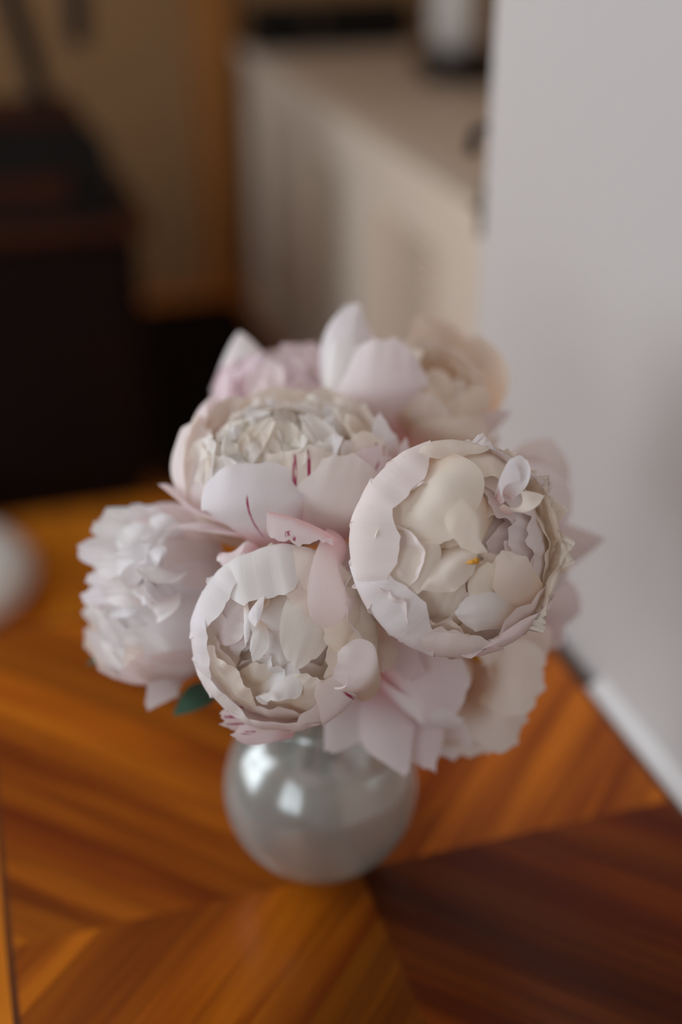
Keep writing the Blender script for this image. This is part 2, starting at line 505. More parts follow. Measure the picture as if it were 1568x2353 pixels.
# black lamp standing on the clock: leaning stem and hanging arm
lm = empty('desk_lamp', (0.02, 1.96, DZ + 0.205))
tag(lm, 'black metal lamp with a leaning stem and a hanging arm', 'lamp')
zc = DZ + 0.205
lathe('base', [(0.0, 0.0), (0.034, 0.0), (0.034, 0.006), (0.012, 0.014), (0.0, 0.014)], M['black'], lm, (0.026, 1.96, zc), 32)
tube('stem', [(0.026, 1.96, zc + 0.008), (0.012, 1.96, zc + 0.10), (-0.008, 1.96, zc + 0.18), (-0.02, 1.96, zc + 0.30)], [0.020, 0.022, 0.020], M['black'], lm)
tube('crossbar', [(-0.03, 1.96, zc + 0.30), (0.03, 1.96, zc + 0.325), (0.114, 1.96, zc + 0.30)], [0.009, 0.009], M['black'], lm)
tube('arm', [(0.112, 1.96, zc + 0.30), (0.108, 1.96, zc + 0.18), (0.104, 1.96, zc + 0.10)], [0.016, 0.021, 0.021], M['black'], lm)
lathe('joint', [(0.0, -0.012), (0.013, -0.008), (0.015, 0.0), (0.013, 0.008), (0.0, 0.012)], M['black'], lm, (-0.02, 1.96, zc + 0.30), 20)

# pale floor cushion by the dark cabinet
fc = empty('floor_cushion', (-0.315, 1.60, 0.0))
tag(fc, 'pale linen floor cushion lying on the boards by the dark cabinet', 'cushion')
prof = []
for k in range(19):
    a = -math.pi / 2 + math.pi * k / 18
    prof.append((0.205 * max(0.0, math.cos(a)) ** 0.55 if k not in (0, 18) else 0.0, 0.055 + 0.055 * math.sin(a)))
lathe('cover', prof, M['linen'], fc, (-0.315, 1.60, 0.0), 48)
ring = [(-0.315 + 0.206 * math.cos(a), 1.60 + 0.206 * math.sin(a), 0.055) for a in np.linspace(0, 2 * math.pi, 25)]
tube('piping', ring, [0.004, 0.004], M['linen'], fc, 6, 64)

# ------------------------------------------------------------------ side table with quartered veneer
TX0, TX1, TY0, TY1 = -0.184, 0.2255, -0.337, 0.300
TCX, TCY = 0.018, -0.018
tb = empty('side_table', (TCX, TCY, 0))
tag(tb, 'small lacquered side table with a quartered orange brown veneer top against the wall', 'table')
boxes('tabletop', [(TX0, TX1, TY0, TY1, TT - 0.026, TT - 0.003)], M['table_wood'], tb, 0.002)


def clip(poly, n, c, keep):
    out = []
    for i in range(len(poly)):
        a, b = poly[i], poly[(i + 1) % len(poly)]
        da, db = (a[0] * n[0] + a[1] * n[1] - c) * keep, (b[0] * n[0] + b[1] * n[1] - c) * keep
        if da >= 0: out.append(a)
        if da * db < 0:
            s = da / (da - db)
            out.append((a[0] + (b[0] - a[0]) * s, a[1] + (b[1] - a[1]) * s))
    return out


rng = random.Random(11)
SW, GAP = 0.0265, 0.00012
for sx, sy in ((-1, 1), (1, 1), (-1, -1), (1, -1)):
    rx = (TX0 + 0.004, TCX) if sx < 0 else (TCX, TX1 - 0.004)
    ry = (TCY, TY1 - 0.004) if sy > 0 else (TY0 + 0.004, TCY)
    quad = [(rx[0], ry[0]), (rx[1], ry[0]), (rx[1], ry[1]), (rx[0], ry[1])]
    d = (sx * math.sqrt(.5), sy * math.sqrt(.5))
    n = (-d[1], d[0])
    o0 = TCX * n[0] + TCY * n[1]
    for k in range(-20, 20):
        p = clip(quad, n, o0 + k * SW + GAP, 1)
        if len(p) >= 3: p = clip(p, n, o0 + (k + 1) * SW - GAP, -1)
        if len(p) < 3: continue
        q = []
        for a in p:
            if not q or math.hypot(a[0] - q[-1][0], a[1] - q[-1][1]) > 1e-5: q.append(a)
        L = len(q)
        if L < 3: continue
        ctr = (sum(a[0] for a in q) / L, sum(a[1] for a in q) / L)
        v = [(a[0], a[1], TT - 0.003) for a in q] + [(a[0], a[1], TT) for a in q]
        f = [tuple(range(L - 1, -1, -1)), tuple(range(L, 2 * L))] + [(i, (i + 1) % L, L + (i + 1) % L, L + i) for i in range(L)]
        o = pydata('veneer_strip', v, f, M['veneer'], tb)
        ul = o.data.uv_layers.new(name='grain')
        for lp_ in o.data.loops:
            c = o.data.vertices[lp_.vertex_index].co
            ul.data[lp_.index].uv = (c.x * n[0] + c.y * n[1], c.x * d[0] + c.y * d[1])
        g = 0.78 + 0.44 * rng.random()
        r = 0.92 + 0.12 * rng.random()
        if sx > 0 and sy < 0:                    # redder veneer in this quarter, with the bouquet's shadow darkened into its tone
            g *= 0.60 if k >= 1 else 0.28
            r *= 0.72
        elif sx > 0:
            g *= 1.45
        elif sx < 0 and sy < 0 and k >= 1:  # part of the bouquet's shadow is put into these strips' colour
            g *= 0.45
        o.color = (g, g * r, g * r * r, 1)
for bxs in ([(TX0, TX0 + 0.004, TY0, TY1, TT - 0.003, TT)], [(TX1 - 0.004, TX1, TY0, TY1, TT - 0.003, TT)],
            [(TX0 + 0.004, TX1 - 0.004, TY0, TY0 + 0.004, TT - 0.003, TT)], [(TX0 + 0.004, TX1 - 0.004, TY1 - 0.004, TY1, TT - 0.003, TT)]):
    boxes('edge_band', bxs, M['table_wood'], tb)
for sx, sy in ((0, 0), (1, 0), (0, 1), (1, 1)):
    lx = TX0 + 0.035 if sx == 0 else TX1 - 0.035
    ly = TY0 + 0.035 if sy == 0 else TY1 - 0.035
    lathe('leg', [(0.0, 0.0), (0.011, 0.0), (0.013, 0.02), (0.020, 0.60), (0.022, 0.66), (0.022, TT - 0.026), (0.0, TT - 0.026)], M['table_wood'], tb, (lx, ly, 0), 24)
for bxs in ((TX0 + 0.05, TX1 - 0.05, TY0 + 0.025, TY0 + 0.043), (TX0 + 0.05, TX1 - 0.05, TY1 - 0.043, TY1 - 0.025),
            (TX0 + 0.025, TX0 + 0.043, TY0 + 0.05, TY1 - 0.05), (TX1 - 0.043, TX1 - 0.025, TY0 + 0.05, TY1 - 0.05)):
    boxes('apron', [bxs + (TT - 0.095, TT - 0.026)], M['table_wood'], tb)

# ------------------------------------------------------------------ round glass vase
VR = 0.0553
vs = empty('vase', (0, 0, TT))
tag(vs, 'round glass vase of water holding the peonies', 'vase')
zc0 = VR * 0.985


def ball(r, z0, z1, n):
    """profile of a sphere of radius r centred at zc0 from height z0 to z1"""
    a0, a1 = math.asin(max(-1, (z0 - zc0) / r)), math.asin(min(1, (z1 - zc0) / r))
    return [(r * math.cos(a0 + (a1 - a0) * i / n), zc0 + r * math.sin(a0 + (a1 - a0) * i / n)) for i in range(n + 1)]


ztop = zc0 + math.sqrt(VR ** 2 - 0.026 ** 2)
outer = [(0.0, 0.0)] + ball(VR, 0.0015, ztop, 30) + [(0.0245, ztop + 0.004), (0.0240, ztop + 0.02), (0.0265, ztop + 0.030), (0.0272, ztop + 0.0315)]
RI = VR - 0.0026
ztopi = zc0 + math.sqrt(RI ** 2 - 0.0236 ** 2)
inner = [(0.0262, ztop + 0.0312), (0.0218, ztop + 0.02), (0.0222, ztop + 0.003)] + ball(RI, zc0 - RI * 0.985, ztopi, 30)[::-1] + [(0.0, zc0 - RI * 0.985)]
lathe('glass', outer + inner, M['glass'], vs, (0, 0, TT), 72)
RW = RI + 0.0002
lvl = 0.088
lathe('water', [(0.0, zc0 - RI * 0.985 - 0.0001)] + ball(RW, zc0 - RI * 0.985 - 0.0001, lvl, 30) + [(0.0, lvl)], M['water'], vs, (0, 0, TT), 72)

# ------------------------------------------------------------------ peonies
NU, NT = 31, 19
UU = np.sin(np.linspace(-math.pi / 2, math.pi / 2, NU))      # denser towards the petal's sides
TS = np.linspace(0, 1, NT)
FACES = [(i * NT + j, (i + 1) * NT + j, (i + 1) * NT + j + 1, i * NT + j + 1) for i in range(NU - 1) for j in range(NT - 1)]
LU = np.array([((UU[k // NT] + 1) / 2, (k % NT) / (NT - 1)) for f in FACES for k in f]).ravel()

WHITE = (0.950, 0.938, 0.935)
CREAM = (0.955, 0.885, 0.790)
IVORY = (0.960, 0.925, 0.870)
PINK = (0.940, 0.840, 0.845)
BLUSH = (0.950, 0.885, 0.868)
PEACH = (0.945, 0.83, 0.70)
ROSE = (0.91, 0.78, 0.82)


def noise1(rng, u, n=5, rough=0.6):
    y = np.zeros_like(u)
    a = 1.0
    fr = 1.6
    for k in range(n):
        y += a * np.sin(fr * u * math.pi + rng.uniform(0, 6.28))
        a *= rough
        fr *= 1.9
    return y


def petal(b, centre, normal, halfw, cup, col, rng, rnd=0.35, pw=3.0, rag=0.02, ruf=0.0, lip=0.0, mtl='petal', name='petal', crumple=0.0, notch=0.0):
    """one petal: centre(t) -> points, normal(t) -> concave side, halfw(t), cup = half opening angle across"""
    tend = 1 - 1.35 * rnd * (1 - np.sqrt(np.clip(1 - np.abs(UU) ** (0.72 * pw), 0, 1))) - rag * (1 + noise1(rng, UU * 1.5, 3, 0.6) * 0.6) - notch * np.exp(-(UU / 0.10) ** 2)
    tend = np.clip(tend, 0.15, 1.0)
    TG = TS[None, :] * tend[:, None]
    flat = TG.ravel()
    C = centre(flat)
    D = centre(np.clip(flat + 0.01, 0, 1)) - centre(np.clip(flat - 0.01, 0, 1))
    D /= np.linalg.norm(D, axis=1)[:, None] + 1e-12
    Nn = normal(flat)
    Nn = Nn - D * np.sum(Nn * D, axis=1)[:, None]
    Nn /= np.linalg.norm(Nn, axis=1)[:, None] + 1e-12
    B = np.cross(D, Nn)
    W = halfw(flat)
    ug = np.repeat(UU, NT)
    cupv = max(cup, 0.02) if cup >= 0 else min(cup, -0.02)
    rho = W / cupv
    a = ug * cupv
    P = C + B * (rho * np.sin(a))[:, None] + Nn * (rho * (1 - np.cos(a)))[:, None]
    scale = float(np.max(W))
    if ruf:
        ph = rng.uniform(0, 6.28)
        kk = rng.uniform(5, 8)
        dsp = ruf * scale * flat ** 3 * (np.sin(kk * ug + ph) * 0.6 + np.sin(2.3 * kk * ug + 2 * ph + 2 * flat) * 0.4)
        P = P + Nn * dsp[:, None]
    if crumple:
        ph = [rng.uniform(0, 6.28) for _ in range(6)]
        dsp = crumple * scale * np.minimum(1, flat * 2) * (np.sin(4 * ug + 5 * flat + ph[0]) + 0.6 * np.sin(9 * ug - 7 * flat + ph[1]) + 0.4 * np.sin(15 * flat + 6 * ug + ph[2])) * 0.5
        P = P + Nn * dsp[:, None] + D * (dsp * 0.4)[:, None]
    if lip:
        s = np.clip((flat / np.repeat(tend, NT) - 0.72) / 0.28, 0, 1)
        P = P - Nn * (lip * scale * s ** 2)[:, None] - D * (abs(lip) * 0.35 * scale * s ** 3)[:, None]
    me = bpy.data.meshes.new(name)
    me.from_pydata(P.tolist(), [], FACES)
    ul = me.uv_layers.new(name='petal')
    ul.data.foreach_set('uv', LU)
    me.update()
    o = link(name, me, M[mtl], b['root'], True)
    j = rng.uniform(0.97, 1.02)
    o.color = (min(1, col[0] * j), min(1, col[1] * j * rng.uniform(0.985, 1.01)), min(1, col[2] * j * rng.uniform(0.98, 1.02)), 1)
    return o


def bloom(label, x, y, d, Rpx, axis, seed):
    c = at(x, y, d)
    z = camvec(axis)
    R = Rpx * d / FPX
    up = UP - z * (UP @ z)
    if np.linalg.norm(up) < 0.35:
        up = -FW - z * (-FW @ z)
    yy = up / np.linalg.norm(up)
    xx = np.cross(yy, z)
    base = c - z * R * 0.95
    root = empty('peony', tuple(base))
    tag(root, label, 'flower', 'peonies of the bouquet in the round vase')
    return dict(c=c, R=R, d=d, M=np.stack([xx, yy, z], axis=1), root=root, base=base, z=z, rng=random.Random(seed))


def ring_petal(b, phi, prof, hw, col, cup=None, tilt=0.0, **kw):
    """petal growing from the heart of the bloom; prof = (r, z) in bloom radii, phi in degrees, hw half width in radii"""
    rng = b['rng']
    R = b['R']
    pr = np.array(prof, float)
    ph = math.radians(phi)
    er = np.array([math.cos(ph), math.sin(ph), 0.0])
    sh = np.array([-math.sin(ph), math.cos(ph), 0.0]) * tilt

    def centre(t):
        q = spline(pr, t)
        L = q[:, :1] * er + q[:, 1:] * np.array([0, 0, 1.0]) + (t ** 2)[:, None] * sh
        return b['c'] + (L * R) @ b['M'].T

    def normal(t):
        q0, q1 = spline(pr, np.clip(t - 0.02, 0, 1)), spline(pr, np.clip(t + 0.02, 0, 1))
        dr, dz = (q1 - q0)[:, 0], (q1 - q0)[:, 1]
        L = (-dz)[:, None] * er + dr[:, None] * np.array([0, 0, 1.0])
        return L @ b['M'].T

    def halfw(t):
        s = np.clip(t / 0.55, 0, 1)
        return hw * R * (0.22 + 0.78 * np.sin(s * math.pi / 2)) * (1 - 0.12 * np.clip((t - 0.6) / 0.4, 0, 1))

    rm = max(p[0] for p in prof)
    if cup is None: cup = min(1.4, 0.9 * hw / rm)
    return petal(b, centre, normal, halfw, cup, col, rng, **kw)


def hero(b, pts, ws, n, col, cup=0.8, **kw):
    """petal along picked points (x, y, depth offset in mm) with half widths in pixels; n = concave side, view axes"""
    P = np.array([at(x, y, b['d'] + dd * 0.001) for (x, y, dd) in pts])
    wv = np.array(ws, float)[:, None] * b['d'] / FPX
    ns = np.array([camvec(v) for v in (n if isinstance(n, list) else [n, n])])
    return petal(b, lambda t: spline(P, t), lambda t: spline(ns, t), lambda t: np.maximum(spline(wv, t)[:, 0], 1e-5), cup, col, b['rng'], **kw)


def shell(s, rt, k=0.78):
    """(r, z) points up the inside of an oblate ball of radius s, from its foot over the shoulder to tip radius rt"""
    e = math.pi - math.acos(-1) + math.acos(min(0.999, rt / s))
    pts = [(0.05, -0.92)]
    for q in np.linspace(-0.95, e, 6):
        pts.append((s * math.cos(q) * (1 + 0.38 * min(0.0, math.sin(q))), s * math.sin(q) * (k if q > 0 else 0.9)))
    return pts


def heart(b, layers, cols, mtl=('petal', 'petal_cream'), k=0.78):
    """the packed petals inside a bloom, wrapped in shells; layers = (count, shell radius, tip radius, half width, lip chance)"""
    rng = b['rng']
    for (n, s_, rt, hw, lipc) in layers:
        p0 = rng.uniform(0, 360)
        for i in range(n):
            j = lambda s: rng.uniform(-s, s)
            prof = shell(s_ * (1 + j(0.035)), max(0.02, rt + j(0.10)), k)
            lp = rng.uniform(0.2, 0.55) if rng.random() < lipc else rng.uniform(-0.06, 0.08)
            ring_petal(b, p0 + 360 * i / n + j(12), prof, hw * (1 + j(0.2)), rng.choice(cols), tilt=j(0.10), rnd=rng.uniform(0.14, 0.3), pw=rng.uniform(2, 3.2),
                       rag=rng.uniform(0.005, 0.03), ruf=rng.uniform(0.02, 0.10), lip=lp, crumple=rng.uniform(0.01, 0.05), mtl=rng.choice(mtl), notch=rng.choice([0, 0, 0, 0.03, 0.05]))


def stamens(b, x, y, dd, n, spread):
    rng = b['rng']
    for k in range(n):
        p = at(x + rng.uniform(-spread, spread), y + rng.uniform(-spread, spread), b['d'] + dd * 0.001)
        q = p - b['z'] * 0.012
        tube('stamen', [q, (p + q) / 2 + RT * rng.uniform(-.001, .001), p], [0.0004, 0.0005, 0.0012], M['stamen'], b['root'], 6, 8)


def stem(b, slot):
    """stem through the neck in its own place on the ring of eight, so that no stem crosses another"""
    a = 2 * math.pi * slot / 8 + 0.4
    ca, sa = math.cos(a), math.sin(a)
    p0 = b['base'] + b['z'] * b['R'] * 0.12
    neck = np.array([0.0135 * ca, 0.0135 * sa, TT + 0.136])
    low = np.array([-0.006 + 0.0125 * ca, 0.0125 * sa, TT + 0.066 + 0.004 * (slot % 3)])
    mid = (b['base'] - b['z'] * 0.018) * 0.5 + neck * 0.5
    tube('stem', [p0, mid, neck, (neck + low) / 2, low], [0.0030, 0.0026, 0.0024, 0.0024], M['stem'], b['root'], 10, 30)
    prof = [(0.0, -0.004), (0.006, -0.002), (0.010, 0.003), (0.012, 0.008), (0.0, 0.008)]
    cx = lathe('calyx', prof, M['stem'], b['root'], (0, 0, 0), 20)
    cx.matrix_world = Matrix.Translation(Vector(b['base'])) @ Vector(b['z']).to_track_quat('Z', 'Y').to_matrix().to_4x4()


SLOT = dict(I=0, F=1, H=2, D=3, A=4, C=5, B=6, E=7)      # in order around the neck
SLIM = [(0.05, -0.95), (0.40, -0.80), (0.78, -0.38)]
BOWL = [(0.05, -0.95), (0.62, -0.85), (0.97, -0.40), (1.02, 0.05)]

# ---- A: upright bloom with crimson flecks on its front petals
A = bloom('cream peony facing straight up with crimson flecks on its front petals', 655, 1075, 0.640, 225, (-0.05, 0.86, 0.5), 3)
stem(A, SLOT['A'])
heart(A, [(9, 0.90, 0.70, 0.40, 0.3), (9, 0.82, 0.55, 0.36, 0.5), (8, 0.76, 0.42, 0.30, 0.6), (7, 0.72, 0.28, 0.26, 0.6), (6, 0.68, 0.12, 0.24, 0.6), (5, 0.74, 0.06, 0.18, 0.7), (4, 0.60, 0.02, 0.26, 0.0)], [IVORY, IVORY, CREAM])
frng = random.Random(77)
for row, (yt, dd, x0, x1, nn) in enumerate(((915, 14, 570, 740, 6), (935, 4, 540, 770, 8), (958, -8, 510, 790, 9), (985, -18, 500, 800, 9), (1008, -26, 500, 840, 8))):
    for i in range(nn):
        xt = x0 + (x1 - x0) * (i + frng.uniform(0.1, 0.9)) / nn
        yy_ = yt + frng.uniform(-12, 12)
        hw_ = frng.uniform(17, 34)
        hero(A, [(xt + frng.uniform(-10, 10), yy_ + 75, dd + 6), (xt + frng.uniform(-8, 8), yy_ + 34, dd - 5), (xt, yy_, dd - 2)], [hw_ * 0.7, hw_, hw_ * 0.8],
             [(frng.uniform(-.4, .4), 0.2, frng.choice((-1, 1, 1))), (frng.uniform(-.6, .6), frng.uniform(-.5, .3), frng.choice((-1, 1)))], frng.choice((IVORY, IVORY, WHITE)),
             frng.uniform(0.4, 1.1), rnd=frng.uniform(.2, .4), rag=frng.uniform(.03, .1), ruf=frng.uniform(.1, .3), crumple=frng.uniform(.04, .1), mtl='petal_cream')
for ph in (20, 62, 100, 140, 172):
    ring_petal(A, ph, BOWL + [(0.98, 0.35), (0.9, 0.52)], 0.52, CREAM, rnd=0.3, rag=0.03, ruf=0.06, mtl='petal_cream')
hero(A, [(695, 1235, -20), (697, 1125, -44), (697, 1022, -36)], [80, 122, 120], (0, 0.3, -1), CREAM, 0.7, rnd=0.12, rag=0.035, ruf=0.05, mtl='streak_two')
hero(A, [(835, 1130, -15), (860, 1050, -28), (872, 1000, -22)], [40, 62, 55], (-0.4, 0.3, -1), CREAM, 0.6, rnd=0.2, rag=0.05, mtl='streak_side')
hero(A, [(560, 1200, -15), (505, 1110, -34), (520, 1022, -22)], [45, 68, 52], [(0.6, 0.4, -0.8), (0.5, 0, -1)], WHITE, 0.8, rnd=0.3, rag=0.02, ruf=0.06)
hero(A, [(628, 1256, -22), (582, 1178, -52), (572, 1060, -46)], [86, 132, 116], [(0.1, 0.7, -0.8), (0, 0.0, -1)], WHITE, 0.85, rnd=0.15, pw=4.2, rag=0.015, ruf=0.03, mtl='streak_one')
hero(A, [(742, 1248, -20), (792, 1165, -48), (820, 1042, -38)], [86, 114, 86], [(-0.1, 0.7, -0.8), (-0.2, 0.0, -1)], BLUSH, 0.8, rnd=0.18, pw=4, rag=0.03, ruf=0.04)
hero(A, [(800, 1190, -12), (850, 1110, -34), (890, 1028, -26)], [40, 66, 50], (-0.4, 0.3, -1), PINK, 0.6, rnd=0.22, rag=0.05, mtl='streak_side', notch=0.05)
hero(A, [(600, 1205, 0), (490, 1150, -14), (432, 1065, -8), (436, 968, 6)], [45, 78, 86, 70], [(0.2, 0.6, -1), (0.6, 0, -1)], BLUSH, 0.75, rnd=0.3, rag=0.012, ruf=0.03)
hero(A, [(560, 1120, 6), (440, 1050, 14), (450, 960, 20), (505, 905, 26)], [45, 80, 90, 60], [(0.6, 0.5, -0.3), (1, -0.1, 0)], PINK, 0.8, rnd=0.3, rag=0.04, ruf=0.1)
hero(A, [(590, 1228, 0), (470, 1185, -8), (362, 1108, 0)], [35, 58, 36], [(0.2, 1, 0.1), (0.6, 0.6, 0.3)], PINK, 0.7, rnd=0.3, rag=0.02)
hero(A, [(590, 1242, -8), (480, 1222, -22), (378, 1212, -16)], [20, 32, 20], (0, 1, 0.25), PINK, 0.8, rnd=0.3, rag=0.02)
hero(A, [(600, 1240, -4), (500, 1196, -14), (400, 1160, -6)], [25, 46, 32], (0.1, 1, 0.2), PINK, 0.7, rnd=0.3, rag=0.02)
hero(A, [(900, 1075, -5), (892, 1005, -16), (872, 942, -10)], [36, 40, 22], [(-0.4, 0.2, -1), (-0.6, -0.4, -0.3)], WHITE, 0.6, rnd=0.35, rag=0.05, ruf=0.1)
hero(A, [(925, 1090, -5), (932, 1045, -12), (934, 1003, -10)], [16, 18, 7], (-0.6, 0.2, -1), PINK, 0.6, rnd=0.4, rag=0.02)

# ---- B: large open bloom facing the viewer
B = bloom('large cream peony facing forward with a yellow speck in its packed centre', 1040, 1262, 0.580, 246, (0.18, 0.10, 0.97), 8)
stem(B, SLOT['B'])
heart(B, [(8, 0.92, 0.70, 0.46, 0.15), (8, 0.84, 0.55, 0.42, 0.15), (7, 0.77, 0.40, 0.38, 0.15), (6, 0.71, 0.24, 0.34, 0.15), (5, 0.66, 0.06, 0.32, 0.1), (3, 0.60, 0.02, 0.34, 0.0)], [CREAM, CREAM, BLUSH])
heart(B, [(8, 0.93, 0.50, 0.52, 0.0), (6, 0.80, 0.15, 0.5, 0.0)], [CREAM], ('petal_cream',), 0.36)
for (ph, tr, tz, hw, col) in ((178, 0.60, 0.52, 0.66, BLUSH), (135, 0.66, 0.48, 0.58, BLUSH), (222, 0.62, 0.50, 0.62, WHITE), (262, 0.76, 0.42, 0.58, BLUSH),
                              (300, 0.84, 0.34, 0.62, PINK), (338, 0.92, 0.22, 0.55, CREAM), (15, 0.95, 0.12, 0.5, CREAM), (55, 0.92, 0.15, 0.5, BLUSH), (95, 0.80, 0.35, 0.6, CREAM)):
    ring_petal(B, ph, SLIM + [(1.0, 0.10), (0.93, 0.34), (tr, tz)], hw, col, rnd=0.2, rag=0.014, ruf=0.035, crumple=0.015, lip=0.03)
for (ph, q) in ((350, 1.0), (20, 1.04), (40, 0.98), (5, 0.94), (325, 0.95), (60, 1.0)):
    ring_petal(B, ph, SLIM[:2] + [(0.80 * q, -0.25), (0.98 * q, 0.1), (1.06 * q, 0.28)], 0.26, CREAM, rnd=0.4, pw=2, rag=0.07, ruf=0.22, crumple=0.05)
hero(B, [(1140, 1160, -8), (1180, 1100, -28), (1200, 1046, -30)], [16, 34, 26], [(0.3, 0.2, 1), (-0.2, -0.5, 1)], WHITE, 0.8, rnd=0.3, rag=0.02)
hero(B, [(1130, 1160, -10), (1165, 1110, -32), (1178, 1062, -36)], [14, 26, 18], (0.3, 0.4, 1), WHITE, 0.7, rnd=0.3, rag=0.03)
hero(B, [(1150, 1190, -10), (1200, 1160, -32), (1252, 1138, -32)], [18, 30, 10], (0.3, 0.6, 1), CREAM, 0.8, rnd=0.3, rag=0.02)
hero(B, [(1090, 1130, 10), (1120, 1080, 2), (1105, 1030, 4)], [40, 58, 46], (-0.2, -0.5, 1), BLUSH, 0.7, rnd=0.3, rag=0.03, ruf=0.05)
for (pts, ws, n, col) in (
        ([(935, 1085, -14), (985, 1150, -34), (1045, 1240, -38)], [85, 112, 76], (0.2, 0, -1), CREAM),
        ([(1000, 1250, -22), (1025, 1300, -40), (1060, 1352, -40)], [50, 66, 52], (0, 0.2, -1), CREAM),
        ([(880, 1230, -16), (915, 1300, -32), (960, 1370, -34)], [60, 86, 64], (0.4, 0.1, -1), CREAM),
        ([(1130, 1175, -20), (1095, 1215, -40), (1065, 1262, -43)], [46, 60, 48], (-0.2, 0.2, -1), CREAM),
        ([(1190, 1425, -14), (1120, 1412, -34), (1045, 1408, -34)], [26, 42, 30], (-0.2, 0.3, -1), WHITE),
        ([(1235, 1380, -12), (1185, 1325, -34), (1150, 1265, -36)], [34, 46, 26], (-0.4, 0.2, -1), CREAM),
        ([(1150, 1400, -14), (1130, 1350, -34), (1125, 1290, -38)], [36, 44, 26], (-0.2, -0.3, -1), CREAM)):
    hero(B, [(x_, y_, z_ + 5) for (x_, y_, z_) in pts], [1.22 * w_ for w_ in ws], n, col, 0.62, rnd=0.28, pw=2.6, rag=0.022, ruf=0.04, crumple=0.035, mtl='petal_cream')
stamens(B, 1094, 1288, -44, 4, 5)

# ---- C: bloom below with a rolled pale rim
C = bloom('white peony facing forward above the vase with crumpled heart and rolled rim', 655, 1462, 0.594, 210, (-0.06, -0.04, 1.0), 21)
stem(C, SLOT['C'])
heart(C, [(7, 0.86, 0.62, 0.42, 0.3), (7, 0.74, 0.48, 0.36, 0.5), (6, 0.64, 0.32, 0.32, 0.5), (5, 0.55, 0.12, 0.28, 0.4), (3, 0.48, 0.02, 0.3, 0.0)], [CREAM, BLUSH, WHITE])
heart(C, [(8, 0.90, 0.55, 0.5, 0.0), (7, 0.78, 0.30, 0.5, 0.0), (5, 0.62, 0.03, 0.45, 0.0)], [CREAM], ('petal_cream',), 0.30)
for (ph, tr, tz, hw, col) in ((185, 0.74, 0.46, 0.62, WHITE), (225, 0.80, 0.42, 0.58, WHITE), (265, 0.84, 0.40, 0.60, BLUSH), (305, 0.72, 0.46, 0.60, BLUSH),
                              (345, 0.45, 0.56, 0.50, CREAM), (20, 0.36, 0.54, 0.55, CREAM), (62, 0.36, 0.58, 0.66, CREAM), (105, 0.42, 0.60, 0.70, WHITE), (148, 0.66, 0.50, 0.58, WHITE)):
    ring_petal(C, ph, SLIM + [(1.0, 0.12), (0.92, 0.36), (tr, tz)], hw, col, rnd=0.18, rag=0.016, ruf=0.04, crumple=0.02, lip=0.04)
ring_petal(C, 318, SLIM + [(1.0, 0.2), (0.90, 0.45), (0.55, 0.6)], 0.42, BLUSH, rnd=0.3, rag=0.02, mtl='streak_blotch')
for (pts, ws, n, col, cp) in (
        ([(640, 1320, -8), (652, 1420, -24), (640, 1540, -18)], [70, 84, 62], (0, 0, -1), IVORY, 0.6),
        ([(735, 1330, -14), (712, 1430, -28), (678, 1542, -26)], [54, 66, 46], (-0.2, 0, -1), IVORY, 0.6),
        ([(600, 1520, -4), (635, 1570, -20), (638, 1614, -28)], [56, 62, 46], [(0, 0, -1), (0, 0.8, -1)], WHITE, 0.5),
        ([(606, 1420, -20), (604, 1470, -32), (582, 1522, -34)], [14, 26, 17], (-0.4, 0, -1), WHITE, 0.9),
        ([(560, 1380, -16), (566, 1430, -28), (565, 1484, -30)], [9, 10, 7], (0.4, 0, -1), WHITE, 0.9),
        ([(600, 1370, -18), (580, 1400, -30), (588, 1440, -34)], [22, 26, 14], (0.4, 0.3, -1), WHITE, 1.0),
        ([(655, 1620, -4), (700, 1600, -20), (740, 1560, -26)], [50, 60, 46], (0, 0.3, -1), CREAM, 0.6),
        ([(868, 1470, 0), (805, 1440, -24), (738, 1450, -28)], [50, 92, 74], [(-0.4, 0, -1), (0, 0, -1)], CREAM, 0.7),
        ([(868, 1590, 0), (830, 1545, -38), (765, 1535, -42)], [44, 72, 58], [(-0.6, 0.2, -1), (0, 0.2, -1)], BLUSH, 0.9)):
    hero(C, pts, ws, n, col, cp, rnd=0.28, pw=2.6, rag=0.03, ruf=0.06, crumple=0.03, mtl='petal_cream')
hero(C, [(790, 1240, 4), (776, 1305, -18), (786, 1385, -28), (818, 1458, -18)], [50, 62, 78, 66], [(-0.8, 0, -1), (-0.75, 0.2, -1)], PINK, 0.95, rnd=0.26, pw=3.4, rag=0.003)
hero(C, [(775, 1440, 18), (795, 1330, 34), (800, 1245, 40)], [46, 56, 48], (-0.3, 0, -1), PINK, 0.5, rnd=0.25, rag=0.01)
hero(C, [(700, 1198, -14), (690, 1226, -18), (688, 1258, -16)], [90, 78, 70], (0, 0.2, -1), PINK, 0.4, rnd=0.25, rag=0.12, ruf=0.05, mtl='streak_blotch')
hero(C, [(650, 1630, 20), (565, 1650, 6), (498, 1655, 6)], [40, 46, 34], (0.2, 0.3, -1), PINK, 0.7, rnd=0.3, rag=0.08, mtl='streak_heavy')
hero(C, [(680, 1680, 14), (600, 1692, 0), (528, 1688, 0)], [28, 32, 26], (0.1, 0.3, -1), PINK, 0.7, rnd=0.3, rag=0.05, mtl='streak_blotch')
hero(C, [(560, 1470, 20), (480, 1440, 4), (462, 1370, 2)], [60, 95, 80], (0.9, 0.1, -0.3), BLUSH, 0.8, rnd=0.3)
hero(C, [(560, 1560, 25), (505, 1580, 18), (490, 1600, 18)], [40, 40, 26], (0.9, 0.3, 0.1), PINK, 0.7, rnd=0.3)
hero(C, [(580, 1290, 20), (525, 1270, 8), (500, 1290, 6)], [40, 40, 30], (0.7, -0.3, -0.6), PINK, 0.8, rnd=0.3, mtl='streak_blotch')

